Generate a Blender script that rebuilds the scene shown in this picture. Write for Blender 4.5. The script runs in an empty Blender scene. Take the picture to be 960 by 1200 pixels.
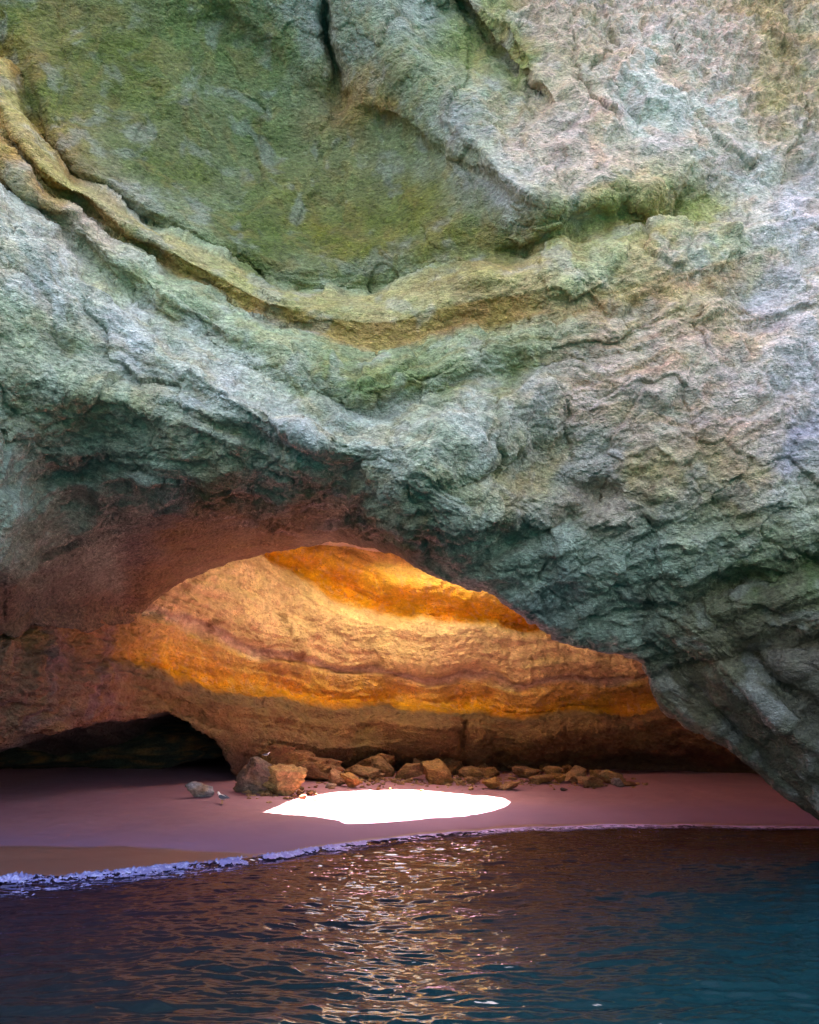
import bpy, math, random
import numpy as np
C = bpy.context.scene
COL = C.collection
rng = np.random.RandomState(7)
random.seed(7)
STEP = 1.5            # mesh spacing of the rock sheets, in photo pixels
# ------------------------------------------------------------------ camera
W, H = 960.0, 1200.0
FOV = math.radians(75.0)
F = (H/2)/math.tan(FOV/2)
PITCH = math.radians(19.7)
CAM = np.array([0.0, 0.0, 3.0])
cp, sp = math.cos(PITCH), math.sin(PITCH)
def ray(u, v):
    a = (np.asarray(u, float)-W/2)/F; b = (H/2-np.asarray(v, float))/F
    return a, cp-b*sp, sp+b*cp
def at(u, v, Y):
    """the point seen in direction (u, v) that lies Y metres out from the boat"""
    dx, dy, dz = ray(u, v)
    k = Y/dy
    return np.stack([dx*k, Y+0*dx*k, CAM[2]+dz*k], -1)
cam = bpy.data.cameras.new('camera'); co = bpy.data.objects.new('camera', cam); COL.objects.link(co)
cam.sensor_fit = 'VERTICAL'; cam.sensor_height = 24; cam.lens = 12/math.tan(FOV/2)
cam.clip_end = 2000; cam.clip_start = 0.1
co.location = CAM; co.rotation_euler = (math.pi/2+PITCH, 0, 0)
C.camera = co
# ------------------------------------------------------------------ noise
def _h(ix, iy, iz, s):
    with np.errstate(over='ignore'):
        h = (ix.astype(np.uint32)*np.uint32(374761393) + iy.astype(np.uint32)*np.uint32(668265263)
             + iz.astype(np.uint32)*np.uint32(2147483647) + np.uint32(s)*np.uint32(974634777))
        h = (h ^ (h >> np.uint32(13)))*np.uint32(1274126177)
        h = (h ^ (h >> np.uint32(16)))*np.uint32(2246822519)
        h = h ^ (h >> np.uint32(15))
    return h
def noise(p, s=0):
    """value/gradient noise about -1..1 at points p (n,3)"""
    i = np.floor(p).astype(np.int64); f = p-i
    w = f*f*f*(f*(f*6-15)+10)
    out = 0
    for dx in (0, 1):
        wx = w[:, 0] if dx else 1-w[:, 0]
        for dy in (0, 1):
            wy = w[:, 1] if dy else 1-w[:, 1]
            for dz in (0, 1):
                wz = w[:, 2] if dz else 1-w[:, 2]
                h = _h(i[:, 0]+dx, i[:, 1]+dy, i[:, 2]+dz, s)
                gx = (h & np.uint32(1023)).astype(float)/511.5-1
                gy = ((h >> np.uint32(10)) & np.uint32(1023)).astype(float)/511.5-1
                gz = ((h >> np.uint32(20)) & np.uint32(1023)).astype(float)/511.5-1
                out = out+wx*wy*wz*(gx*(f[:, 0]-dx)+gy*(f[:, 1]-dy)+gz*(f[:, 2]-dz))
    return out*1.6
def fbm(p, o=4, s=0, g=.5):
    r = 0; a = 1.0; q = p
    for k in range(o):
        r = r+a*noise(q, s+k); a *= g; q = q*2.03+11.3
    return r
def ridged(p, o=4, s=0, g=.5):
    r = 0; a = 1.0; q = p
    for k in range(o):
        r = r+a*(1-2*np.abs(noise(q, s+k))); a *= g; q = q*2.07+5.1
    return r
def worley(p, s=0):
    i = np.floor(p).astype(np.int64); f = p-i
    f1 = np.full(len(p), 9.0); f2 = np.full(len(p), 9.0)
    for dx in (-1, 0, 1):
        for dy in (-1, 0, 1):
            for dz in (-1, 0, 1):
                h = _h(i[:, 0]+dx, i[:, 1]+dy, i[:, 2]+dz, s)
                qx = dx+(h & np.uint32(1023)).astype(float)/1023-f[:, 0]
                qy = dy+((h >> np.uint32(10)) & np.uint32(1023)).astype(float)/1023-f[:, 1]
                qz = dz+((h >> np.uint32(20)) & np.uint32(1023)).astype(float)/1023-f[:, 2]
                d = qx*qx+qy*qy+qz*qz
                n1 = np.minimum(f1, d); f2 = np.minimum(np.maximum(f1, d), f2); f1 = n1
    return np.sqrt(f1), np.sqrt(f2)
def facet(p, s=0, tilt=1.0):
    """fractured stone: every cell is a flat chip with a tilt and height of its own"""
    i = np.floor(p).astype(np.int64); f = p-i
    f1 = np.full(len(p), 9.0); f2 = np.full(len(p), 9.0); val = np.zeros(len(p))
    for dx in (-1, 0, 1):
        for dy in (-1, 0, 1):
            for dz in (-1, 0, 1):
                h = _h(i[:, 0]+dx, i[:, 1]+dy, i[:, 2]+dz, s); g = _h(i[:, 0]+dx, i[:, 1]+dy, i[:, 2]+dz, s+31)
                qx = dx+(h & np.uint32(1023)).astype(float)/1023-f[:, 0]
                qy = dy+((h >> np.uint32(10)) & np.uint32(1023)).astype(float)/1023-f[:, 1]
                qz = dz+((h >> np.uint32(20)) & np.uint32(1023)).astype(float)/1023-f[:, 2]
                d = qx*qx+qy*qy+qz*qz
                gx = (g & np.uint32(1023)).astype(float)/511.5-1; gy = ((g >> np.uint32(10)) & np.uint32(1023)).astype(float)/511.5-1; gz = ((g >> np.uint32(20)) & np.uint32(1023)).astype(float)/511.5-1
                v = tilt*(gx*qx+gy*qy+gz*qz)+.45*gx
                near = d < f1
                f2 = np.minimum(np.maximum(f1, d), f2); f1 = np.where(near, d, f1); val = np.where(near, v, val)
    e = np.sqrt(f2)-np.sqrt(f1)
    return val, e
def sm(a, b, x):
    t = np.clip((x-a)/(b-a), 0, 1); return t*t*(3-2*t)
def tps(pts, vals, smooth=0.0):
    """thin plate spline through scattered (u, v) -> value"""
    P = np.array(pts, float)/100; Vv = np.array(vals, float); n = len(P)
    def K(A, B):
        d2 = ((A[:, None, :]-B[None, :, :])**2).sum(-1)
        return 0.5*d2*np.log(d2+1e-12)
    A = np.zeros((n+3, n+3)); A[:n, :n] = K(P, P)+smooth*np.eye(n); A[:n, n] = 1; A[:n, n+1:] = P
    A[n:, :n] = A[:n, n:].T
    sol = np.linalg.solve(A, np.concatenate([Vv, np.zeros((3,)+Vv.shape[1:])]))
    def f(u, v):
        Q = np.stack([np.ravel(u), np.ravel(v)], -1)/100
        out = []
        for k in range(0, len(Q), 60000):
            q = Q[k:k+60000]
            out.append(K(q, P) @ sol[:n] + np.concatenate([np.ones((len(q), 1)), q], 1) @ sol[n:])
        return np.concatenate(out).reshape(np.shape(u)+Vv.shape[1:])
    return f
def curve(pts):
    a = np.array(pts, float)
    def f(u):
        y = 0
        for k in (-6, -3, 0, 3, 6): y = y+np.interp(np.asarray(u)+k, a[:, 0], a[:, 1])
        return y/5
    return f
# ------------------------------------------------------------------ mesh helpers
def mesh_obj(name, verts, faces, mat, parent=None, smooth=True, colors=None, attrs=None):
    verts = np.ascontiguousarray(verts, dtype=np.float32); faces = np.ascontiguousarray(faces, dtype=np.int32)
    me = bpy.data.meshes.new(name)
    n = faces.shape[1]
    me.vertices.add(len(verts)); me.vertices.foreach_set('co', verts.ravel())
    me.loops.add(faces.size); me.loops.foreach_set('vertex_index', faces.ravel())
    me.polygons.add(len(faces))
    me.polygons.foreach_set('loop_start', np.arange(0, faces.size, n, dtype=np.int32))
    me.polygons.foreach_set('loop_total', np.full(len(faces), n, dtype=np.int32))
    me.polygons.foreach_set('use_smooth', np.full(len(faces), smooth))
    me.update(calc_edges=True)
    if colors is not None:
        ca = me.color_attributes.new('Col', 'FLOAT_COLOR', 'POINT')
        ca.data.foreach_set('color', np.concatenate([colors, np.ones((len(colors), 1))], 1).astype(np.float32).ravel())
    for k, a in (attrs or {}).items():
        at_ = me.attributes.new(k, 'FLOAT', 'POINT'); at_.data.foreach_set('value', np.asarray(a, np.float32).ravel())
    me.materials.append(mat)
    o = bpy.data.objects.new(name, me); COL.objects.link(o)
    if parent is not None: o.parent = parent
    return o
def grid_faces(nr, nc):
    i = np.arange(nr*nc).reshape(nr, nc)
    return np.stack([i[:-1, :-1], i[1:, :-1], i[1:, 1:], i[:-1, 1:]], -1).reshape(-1, 4)
def normals(P):
    du = np.gradient(P, axis=1); dv = np.gradient(P, axis=0)
    n = np.cross(dv, du); n /= np.linalg.norm(n, axis=-1, keepdims=True)+1e-9
    return n
# ------------------------------------------------------------------ materials
def nodes(name):
    m = bpy.data.materials.new(name); m.use_nodes = True
    nt = m.node_tree; b = nt.nodes['Principled BSDF']
    return m, nt, b
def N(nt, t, **kw):
    n = nt.nodes.new(t)
    for k, v in kw.items():
        if k.startswith('_'): setattr(n, k[1:], v)
        else:
            n.inputs[k.replace('__', ' ')].default_value = v
    return n
def rock_material(name, bump=1.0, fine=1.0, spec=.25, k=1.0, con=1.0, sat=1.2):
    m, nt, b = nodes(name); L = nt.links.new
    geo = N(nt, 'ShaderNodeNewGeometry'); P = geo.outputs['Position']
    col = N(nt, 'ShaderNodeVertexColor', _layer_name='Col')
    # grain: mottling of lichen, crust and weathered mineral at three scales, crevice shade baked in
    sq = N(nt, 'ShaderNodeMapping'); sq.inputs['Scale'].default_value = (1, 1, 1.6); L(P, sq.inputs[0]); Q = sq.outputs[0]
    n1 = N(nt, 'ShaderNodeTexNoise', Scale=1.3*k, Detail=5.0, Roughness=.68); L(P, n1.inputs['Vector'])
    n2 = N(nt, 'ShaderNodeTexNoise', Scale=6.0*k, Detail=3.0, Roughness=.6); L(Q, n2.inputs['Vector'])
    n3 = N(nt, 'ShaderNodeTexNoise', Scale=19.0*k, Detail=2.0, Roughness=.6); L(Q, n3.inputs['Vector'])
    r1 = N(nt, 'ShaderNodeMapRange'); r1.inputs[1].default_value=.3; r1.inputs[2].default_value=.7; r1.inputs[3].default_value=.72; r1.inputs[4].default_value=1.25
    L(n1.outputs[0], r1.inputs[0])
    n2r = n2
    r2 = N(nt, 'ShaderNodeMapRange'); r2.inputs[1].default_value=.3; r2.inputs[2].default_value=.7; r2.inputs[3].default_value=1-.42*con; r2.inputs[4].default_value=1+.24*con  # dips of the bump noise darkened: occlusion baked into the colour
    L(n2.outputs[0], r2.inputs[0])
    r3 = N(nt, 'ShaderNodeMapRange'); r3.inputs[1].default_value=.3; r3.inputs[2].default_value=.7; r3.inputs[3].default_value=1-.24*con; r3.inputs[4].default_value=1+.16*con
    L(n3.outputs[0], r3.inputs[0])
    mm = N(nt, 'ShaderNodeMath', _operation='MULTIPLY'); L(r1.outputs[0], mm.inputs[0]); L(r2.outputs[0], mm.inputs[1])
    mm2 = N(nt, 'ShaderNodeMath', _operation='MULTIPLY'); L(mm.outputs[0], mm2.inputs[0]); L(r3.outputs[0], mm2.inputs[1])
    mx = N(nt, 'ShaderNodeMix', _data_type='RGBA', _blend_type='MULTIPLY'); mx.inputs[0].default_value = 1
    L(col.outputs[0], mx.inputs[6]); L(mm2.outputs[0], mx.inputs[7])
    # hue drift: rusty and bluish flecks
    hn = N(nt, 'ShaderNodeTexNoise', Scale=1.1*k, Detail=3.0, Roughness=.72); L(P, hn.inputs['Vector'])
    ramp = N(nt, 'ShaderNodeValToRGB'); L(hn.outputs[1], ramp.inputs[0])
    hs = N(nt, 'ShaderNodeMapRange'); hs.inputs[1].default_value=.35; hs.inputs[2].default_value=.65; hs.inputs[3].default_value=.488; hs.inputs[4].default_value=.512
    L(hn.outputs[0], hs.inputs[0])
    hv = N(nt, 'ShaderNodeHueSaturation'); hv.inputs['Saturation'].default_value = sat; L(hs.outputs[0], hv.inputs['Hue']); L(mx.outputs[2], hv.inputs['Color'])
    nt.nodes.remove(ramp)
    # thin dark pits and cracks
    vo = N(nt, 'ShaderNodeTexVoronoi', Scale=11.0*k); vo.feature = 'DISTANCE_TO_EDGE'
    wp = N(nt, 'ShaderNodeVectorMath', _operation='ADD'); sc = N(nt, 'ShaderNodeVectorMath', _operation='SCALE'); sc.inputs['Scale'].default_value=.05/k
    L(n2.outputs[1], sc.inputs[0]); L(Q, wp.inputs[0]); L(sc.outputs[0], wp.inputs[1]); L(wp.outputs[0], vo.inputs['Vector'])
    vr = N(nt, 'ShaderNodeMapRange'); vr.inputs[1].default_value=0; vr.inputs[2].default_value=.1; vr.inputs[3].default_value=0; vr.inputs[4].default_value=1
    L(vo.outputs['Distance'], vr.inputs[0])
    # small dark pits and pores, in patches
    vp = N(nt, 'ShaderNodeTexVoronoi', Scale=13.0*k); L(wp.outputs[0], vp.inputs['Vector'])
    pr_ = N(nt, 'ShaderNodeMapRange'); pr_.inputs[1].default_value=.10; pr_.inputs[2].default_value=.30; pr_.inputs[3].default_value=.45; pr_.inputs[4].default_value=1; L(vp.outputs['Distance'], pr_.inputs[0])
    pm = N(nt, 'ShaderNodeMapRange'); pm.inputs[1].default_value=.45; pm.inputs[2].default_value=.6; L(n1.outputs[0], pm.inputs[0])
    cm = N(nt, 'ShaderNodeMapRange'); cm.inputs[1].default_value=0; cm.inputs[2].default_value=.05; cm.inputs[3].default_value=.6; cm.inputs[4].default_value=1
    pq = N(nt, 'ShaderNodeMix', _data_type='RGBA', _blend_type='MULTIPLY'); L(pm.outputs[0], pq.inputs[0]); L(hv.outputs[0], pq.inputs[6]); L(pr_.outputs[0], pq.inputs[7])
    nt.nodes.remove(cm)
    vd = N(nt, 'ShaderNodeMapRange'); vd.inputs[1].default_value=.2; vd.inputs[2].default_value=.8; vd.inputs[3].default_value=1.5; vd.inputs[4].default_value=.8  # crumb edges darkened, middles lifted: crevice shade put into the colour
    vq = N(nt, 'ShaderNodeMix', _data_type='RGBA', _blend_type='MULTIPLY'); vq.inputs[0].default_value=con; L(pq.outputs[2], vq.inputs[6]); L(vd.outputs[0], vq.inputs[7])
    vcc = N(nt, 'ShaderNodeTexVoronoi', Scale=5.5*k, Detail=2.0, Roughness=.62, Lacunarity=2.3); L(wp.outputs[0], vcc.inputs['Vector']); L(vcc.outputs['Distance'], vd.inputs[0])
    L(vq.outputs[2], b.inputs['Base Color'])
    b.inputs['Roughness'].default_value = .88; b.inputs['Specular IOR Level'].default_value = spec
    # relief below the size of the mesh
    vc = N(nt, 'ShaderNodeTexVoronoi', Scale=5.5*k, Detail=2.0, Roughness=.62, Lacunarity=2.3); L(wp.outputs[0], vc.inputs['Vector'])
    iv = N(nt, 'ShaderNodeMath', _operation='MULTIPLY_ADD'); L(vc.outputs['Distance'], iv.inputs[0]); iv.inputs[1].default_value=-1.0; L(n2.outputs[0], iv.inputs[2])
    b1 = N(nt, 'ShaderNodeBump', Strength=.9*bump, Distance=.09/k); L(iv.outputs[0], b1.inputs['Height'])
    b2 = N(nt, 'ShaderNodeBump', Strength=.6*bump*fine, Distance=.022/k); L(n3.outputs[0], b2.inputs['Height']); L(b1.outputs[0], b2.inputs['Normal'])
    b3 = N(nt, 'ShaderNodeBump', Strength=.2*bump, Distance=.02); L(vr.outputs[0], b3.inputs['Height']); L(b2.outputs[0], b3.inputs['Normal'])
    L(b3.outputs[0], b.inputs['Normal'])
    return m
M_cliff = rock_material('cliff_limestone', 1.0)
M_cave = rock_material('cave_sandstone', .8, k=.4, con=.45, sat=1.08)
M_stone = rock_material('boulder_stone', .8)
# ------------------------------------------------------------------ front cliff: bedding coordinate, depth, colour
S_pts = []
def iso(s, pts): S_pts.extend([(u, v, s) for u, v in pts])
iso(-.6, [(-200, -120), (200, -120), (640, -120)])
iso(0, [(-60, -80), (120, 60), (330, 150), (520, 110), (700, 60), (960, 20)])
iso(1, [(-100, -60), (0, 70), (40, 150), (90, 215), (170, 262), (250, 300), (330, 338), (400, 343), (470, 334), (560, 310), (640, 290), (780, 262), (960, 200), (1310, 120)])
iso(2, [(-120, 40), (0, 155), (90, 232), (170, 292), (250, 338), (330, 374), (400, 400), (470, 402), (560, 378), (640, 368), (760, 345), (880, 315), (1310, 250)])
iso(3, [(-150, 100), (0, 212), (60, 270), (130, 335), (210, 390), (290, 440), (350, 468), (430, 488), (500, 476), (580, 448), (660, 430), (800, 402), (960, 370), (1310, 330)])
iso(4, [(-200, 420), (0, 440), (120, 470), (250, 520), (400, 570), (520, 590), (640, 550), (780, 515), (960, 480), (1310, 440)])
iso(5, [(0, 680), (150, 590), (260, 600), (400, 625), (560, 700), (700, 650), (830, 610), (960, 575), (1310, 520)])
iso(6, [(700, 745), (850, 700), (960, 665), (1310, 600)])
iso(7, [(770, 800), (860, 775), (960, 745), (1310, 700)])
iso(8, [(860, 890), (960, 850), (1310, 820)])
iso(9, [(960, 960), (1310, 950)])
iso(5.6, [(0, 740), (170, 700), (300, 660), (440, 650)])
S_f = tps([(a, b) for a, b, c in S_pts], [c for a, b, c in S_pts], .02)

D2_c = [(-350,560,17),(-350,700,16),(-350,900,18),(0,560,27),(0,650,24.5),(0,735,22.5),(0,800,23),(0,860,24.5),(0,930,26),
 (100,560,30),(100,650,28.5),(100,740,27),(100,850,29),(170,720,31.5),(185,830,34),(150,770,31),(270,890,38),(250,700,37.5),(250,800,38),(250,600,37.5),
 (400,560,46.5),(400,640,46.3),(400,720,46.5),(400,800,47.5),(400,880,47),(400,930,48),(550,660,47.5),(550,720,48),(550,800,50),(550,870,50),(550,930,52),
 (700,780,49.5),(700,850,50.5),(700,935,54),(850,860,47),(850,920,51),(700,600,47),(850,700,45),(1000,900,38),(1000,700,38),(1310,900,22),(1310,600,22)]
D2_f = tps([(a, b) for a, b, c in D2_c], [c for a, b, c in D2_c], .01)
D1_c = [(-350,-120,13),(0,-120,14),(300,-120,13.5),(600,-120,16),(960,-120,18),(1310,-120,16),
 (-350,200,11),(-100,150,12.5),(0,100,14.5),(300,180,17.3),(450,180,16.9),(640,230,14.9),(520,60,15.2),(800,150,15.8),(960,150,16.8),(1310,200,14),
 (-350,450,11),(0,350,12.6),(0,470,13.6),(200,400,14.6),(330,320,16.8),(450,330,16.9),(450,500,15.2),(640,430,15.6),(800,400,15.4),(960,400,15.6),(1310,450,13.5),
 (0,600,15.0),(0,660,16.2),(110,545,15.9),(180,520,15.3),(300,540,15.6),(450,600,16.7),(560,650,17.7),(640,560,16.9),(760,560,16.6),(860,500,15.8),(960,560,16.2),
 (600,700,19.4),(680,750,21),(760,775,22),(800,720,19.6),(960,700,18),(960,820,19.8),(870,885,23),(960,950,22.3),(1310,1000,17),(1310,700,15),
 (150,600,18.2),(260,585,17.6),(340,598,18.8),(400,622,23.0),(300,645,28.5),(240,665,29.5),(180,705,30.5),(90,660,22.5),(430,636,22.0),(460,650,20.2),(500,668,19.4),
 (-350,730,13)]
D1_f = tps([(a, b) for a, b, c in D1_c], [c for a, b, c in D1_c], .02)
e1 = curve([(-350,765),(-100,745),(0,740),(100,738),(150,732),(166,722),(178,706),(200,690),(240,670),(300,650),(340,644),(380,637),(400,636),(430,642),(462,650),
 (480,662),(500,672),(530,678),(560,692),(600,715),(640,742),(680,757),(720,764),(752,775),(760,795),(770,828),(800,850),(840,868),(870,890),(910,925),(960,962),(1310,1240)])

def edge_noise(e, u, amp=3.0, s=3):
    p = np.stack([u*.035, 0*u+2.2, 0*u], -1)
    return e+amp*fbm(p, 5, s, .6)+(9*fbm(p*.6+3, 4, 70)*(1-sm(90, 150, u)) if s == 3 else 0)
GA = lambda u, v, cu, cv, su, sv, ang=0: np.exp(-(((u-cu)*math.cos(ang)+(v-cv)*math.sin(ang))/su)**2-((-(u-cu)*math.sin(ang)+(v-cv)*math.cos(ang))/sv)**2)

def rib(u, v, a, b, amp, sharp, soft, end=25):
    """recess that starts sharply at the line a-b and fades away on its lower left side"""
    ax, ay = a; bx, by = b; L_ = math.hypot(bx-ax, by-ay); tx, ty = (bx-ax)/L_, (by-ay)/L_
    t = (u-ax)*tx+(v-ay)*ty; d = -(u-ax)*ty+(v-ay)*tx
    return amp*sm(-sharp, sharp, d)*np.exp(-(np.clip(d, 0, None)/soft)**2)*sm(-end, end, t)*(1-sm(L_-end, L_+end, t))
def cols(u0, u1, step, lo=0, hi=960, out=4.0):
    return np.concatenate([np.arange(u0, lo-20, out), np.arange(lo-20, hi+20, step), np.arange(hi+20, u1+out, out)])

def prof(S):
    """ledge and hollow profile across the beds, metres away from the viewer"""
    xs = [-9, .55, .85, .97, 1.03, 1.25, 1.55, 1.95, 2.08, 2.35, 2.6, 2.93, 3.04, 3.3, 3.7, 4.3, 5, 9]
    ys = [ 0, .25, .85, 1.2, .25, -.35, -.45, .45, .35, -.25, -.15, .75, .25, -.55, -.45, 0, 0, 0]
    r = 0
    for k in (-.05, -.025, 0, .025, .05): r = r+np.interp(S+k, xs, ys)
    return r/5

def front_cliff():
    us = cols(-350, 1310, STEP)
    e = edge_noise(e1(us), us)
    t = np.concatenate([np.linspace(-120, -6, 30), ]); nmid = int(740/STEP)
    # rows: t<0 are above the frame, then evenly down to the arch edge
    tt = np.linspace(0, 1, nmid)
    v = np.concatenate([np.repeat(t[:, None], len(us), 1), 0+tt[:, None]*e[None, :]], 0)
    u = np.repeat(us[None, :], v.shape[0], 0)
    S = S_f(u, v)
    D = D1_f(u, v)
    edge = np.clip((e[None, :]-v), 0, 9e9)
    # to the left the roof runs into the side wall of the cave
    w = (1-sm(0, 75, edge))*(1-sm(140, 175, u))
    D = D*(1-w)+(D2_f(u, v)-.02)*w
    warp = fbm(np.stack([u.ravel()*.012, v.ravel()*.012, 0*u.ravel()], -1), 4, 50).reshape(u.shape)
    amp = .66*(1-sm(430, 760, u)*.8)
    low = 1-sm(4.6, 5.0, S)
    D = D+prof(S+.06*warp)*amp*low*1.15
    # upper hollow: outer rib, second niche, the crack, the pale bulge, the small green hollow
    wu, wv = u+14*warp, v+10*warp
    D += -.3*GA(u, v, 500, 90, 200, 40, .86)+rib(wu, wv, (440, 130), (645, 245), .3, 8, 60)+rib(wu, wv, (535, -10), (645, 115), .8, 6, 60)
    D += rib(wu, wv, (235, -10), (400, 120), .2, 14, 60)-.4*GA(wu, wv, 585, 200, 60, 10, .8)
    D += -.2*GA(wu, wv, 210, 110, 90, 22, .9)+.9*GA(u+12*warp, v, 386, 50, 9, 70, -.12)
    D += -.5*GA(u, v, 780, 110, 60, 110, -.75)
    D += .8*GA(u, v+12*warp, 735, 264, 125, 28, -.2)
    D += -.5*GA(u, v, 560, 320, 45, 14, -.1)
    D += .7*GA(u, v, 610, 300, 22, 10)
    # right flank: ribs running down with the arch, a dark slot between beds
    D += .7*GA(u, v+6*warp, 850, 690, 150, 13, -.26)+.5*GA(u, v+6*warp, 905, 760, 150, 9, -.2)
    D += .8*GA(u, v, 860, 850, 110, 9, .78)-.5*GA(u, v, 880, 820, 120, 12, .78)+.5*GA(u, v, 910, 790, 100, 9, .72)-.4*GA(u, v, 925, 850, 110, 10, .8)
    D += -.55*GA(u, v, 590, 600, 80, 26, -.35)+.7*GA(u, v+8*warp, 610, 632, 80, 11, -.45)
    D += .45*GA(u, v, 690, 575, 40, 12, .2)+.6*GA(u, v, 85, 555, 60, 16, -.2)
    D += -.5*GA(u, v, 150, 470, 120, 22, .25)-.4*GA(u, v, 40, 610, 70, 22, .1)+.55*GA(u, v+6*warp, 60, 668, 90, 9, -.2)
    D += -.35*GA(u, v, 300, 480, 110, 12, .5)+.4*GA(u, v, 270, 505, 110, 9, .35)
    D += .35*GA(u, v, 560, 560, 60, 10, -.4)
    # round the sheet off into the soffit over its last few pixels
    rr = np.clip(1-edge/14, 0, 1); kk = sm(165, 200, u)
    D += rr**2*.5*kk
    P = at(u, v, D)
    # extra rows behind the edge: the cave roof going up to the skylight
    E = P[-1]
    ext = []
    top = 17.2
    for k in range(1, 15):
        a = k/14*math.pi/2
        q = E.copy()
        q[:, 1] += 3.2*(1-math.cos(a))+.25*math.sin(a*2)
        q[:, 2] += (top-E[:, 2])*(.02*k if k < 3 else .04+.96*math.sin((k-2)/12*math.pi/2))
        ext.append(q)
    # extra rows over the top: the brow of the cliff going inland
    br = []
    for k in (5, 4, 3, 2, 1):
        q = P[0].copy(); q[:, 1] += k*2.6; q[:, 2] += 1.5*math.sin(k/2.2)-k*1.6
        br.append(q)
    P = np.concatenate([np.array(br), P, np.array(ext)], 0)
    nb, ne = 5, 14
    pad = lambda A: np.concatenate([np.repeat(A[:1], nb, 0), A, np.repeat(A[-1:], ne, 0)], 0)
    S = pad(S); U = pad(u); V = pad(v)
    nrm = normals(P)
    flat = P.reshape(-1, 3); s = S.ravel()
    # domain following the beds: (across x, along S)
    wq = np.stack([fbm(flat*.45, 3, 20+i) for i in range(3)], -1)*.55
    B = np.stack([flat[:, 0], flat[:, 1], flat[:, 2]], -1)+wq
    BS = np.stack([flat[:, 0]*.55+wq[:, 0], s*1.5+wq[:, 1]*.6, flat[:, 1]*.3+wq[:, 2]], -1)
    uu, vv = U.ravel(), V.ravel()
    hollow = sm(.02, .3, s)*(1-sm(.85, 1.0, s))*(1-sm(560, 640, uu))  # smooth floor of the big hollow
    f_h = (1-sm(.75, .98, s))*(1-sm(430, 640, uu+vv*-.55+60))
    rough = 1-.55*f_h
    band = sm(1.0, 1.1, s)*(1-sm(1.95, 2.05, s))*(1-sm(600, 700, uu))
    rough *= 1-.55*band
    brownz = sm(4.9, 5.3, s)*(1-sm(440, 520, uu)); rough *= 1-.75*brownz
    d = .30*fbm(B*.5, 3, 1)*rough+.1*fbm(B*.5, 2, 91)
    BM = np.stack([flat[:, 0], s*1.7, flat[:, 1]*.8], -1)+wq*.7+.06*np.stack([noise(flat*3, 25), noise(flat*3, 26), noise(flat*3, 27)], -1)
    v1, e1_ = facet(BM*np.array([.55, .9, .7]), 5, 1.0); d += .15*v1*rough-.05*(1-sm(0, .07, e1_))*rough
    v1, e1_ = facet(BM*np.array([1.3, 2.1, 1.5]), 6, 1.1); d += .034*v1*rough-.03*(1-sm(0, .05, e1_))*rough
    v1, e1_ = facet(BM*np.array([3.2, 4.6, 3.6]), 7, 1.2); d += .017*v1*(.4+.6*rough)
    v1, e1_ = facet(BM*np.array([8, 10.5, 9.])+.3*wq, 8, 1.2); d += .012*v1*(.5+.5*rough)
    d += .075*(ridged(BM*np.array([.45, 1.7, .8]), 4, 28, .5)-.6)*rough
    d += .026*fbm(B*3.0, 4, 31, .6)*(.5+.5*rough)+.021*noise(flat*np.array([8, 8, 12])+wq, 35)+.015*noise(flat*np.array([17, 17, 22])+wq, 36)
    q = (vv-790)-.82*(uu-770)+10*wq[:, 1]; ft = sm(-150, -70, q)*sm(735, 800, uu)*(1-sm(1000, 1200, uu))
    d = d*(1-.45*ft)+ft*(.13*noise(np.stack([q*.045, uu*.006, 0*q], -1), 48)+.13*(1-2*np.abs(noise(np.stack([q*.09, uu*.012, 0*q+4], -1), 49)))+.05*noise(np.stack([q*.25, uu*.03, 0*q+4], -1), 47))
    lay = noise(np.stack([s*6+wq[:, 1]*1.0, flat[:, 0]*.12, 0*s], -1), 44)+.4*noise(np.stack([s*15+wq[:, 2]*1.5, flat[:, 0]*.3, 0*s], -1), 45)
    d += .11*lay*(.25+.75*sm(3.8, 4.6, s))*(.4+.6*rough)
    # honeycomb weathering, top right
    hc = sm(0, 60, (uu-560)*.55-(vv-20)*1.0+25*wq[:, 0])*sm(520, 600, uu)
    hc *= 1-.85*np.exp(-(((uu-775)*.70+(vv-120)*-.72)/60)**2-(((uu-775)*.72+(vv-120)*.70)/110)**2)
    f1, f2 = worley(flat*np.array([3.4, 3.4, 3.4])+wq*.6, 15); d += hc*(.34*np.clip(f1, 0, .9)-.15)
    f1, f2 = worley(flat*7+wq, 16); d += hc*(.13*np.clip(f1, 0, .9)-.05)
    fade = np.ones(P.shape[:2]); fade[nb:-ne] = .45+.55*sm(0, 26, edge); fade[:nb] = .3; fade[-ne:] = .45
    out = P+nrm*(d.reshape(P.shape[:2])*fade)[..., None]
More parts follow.
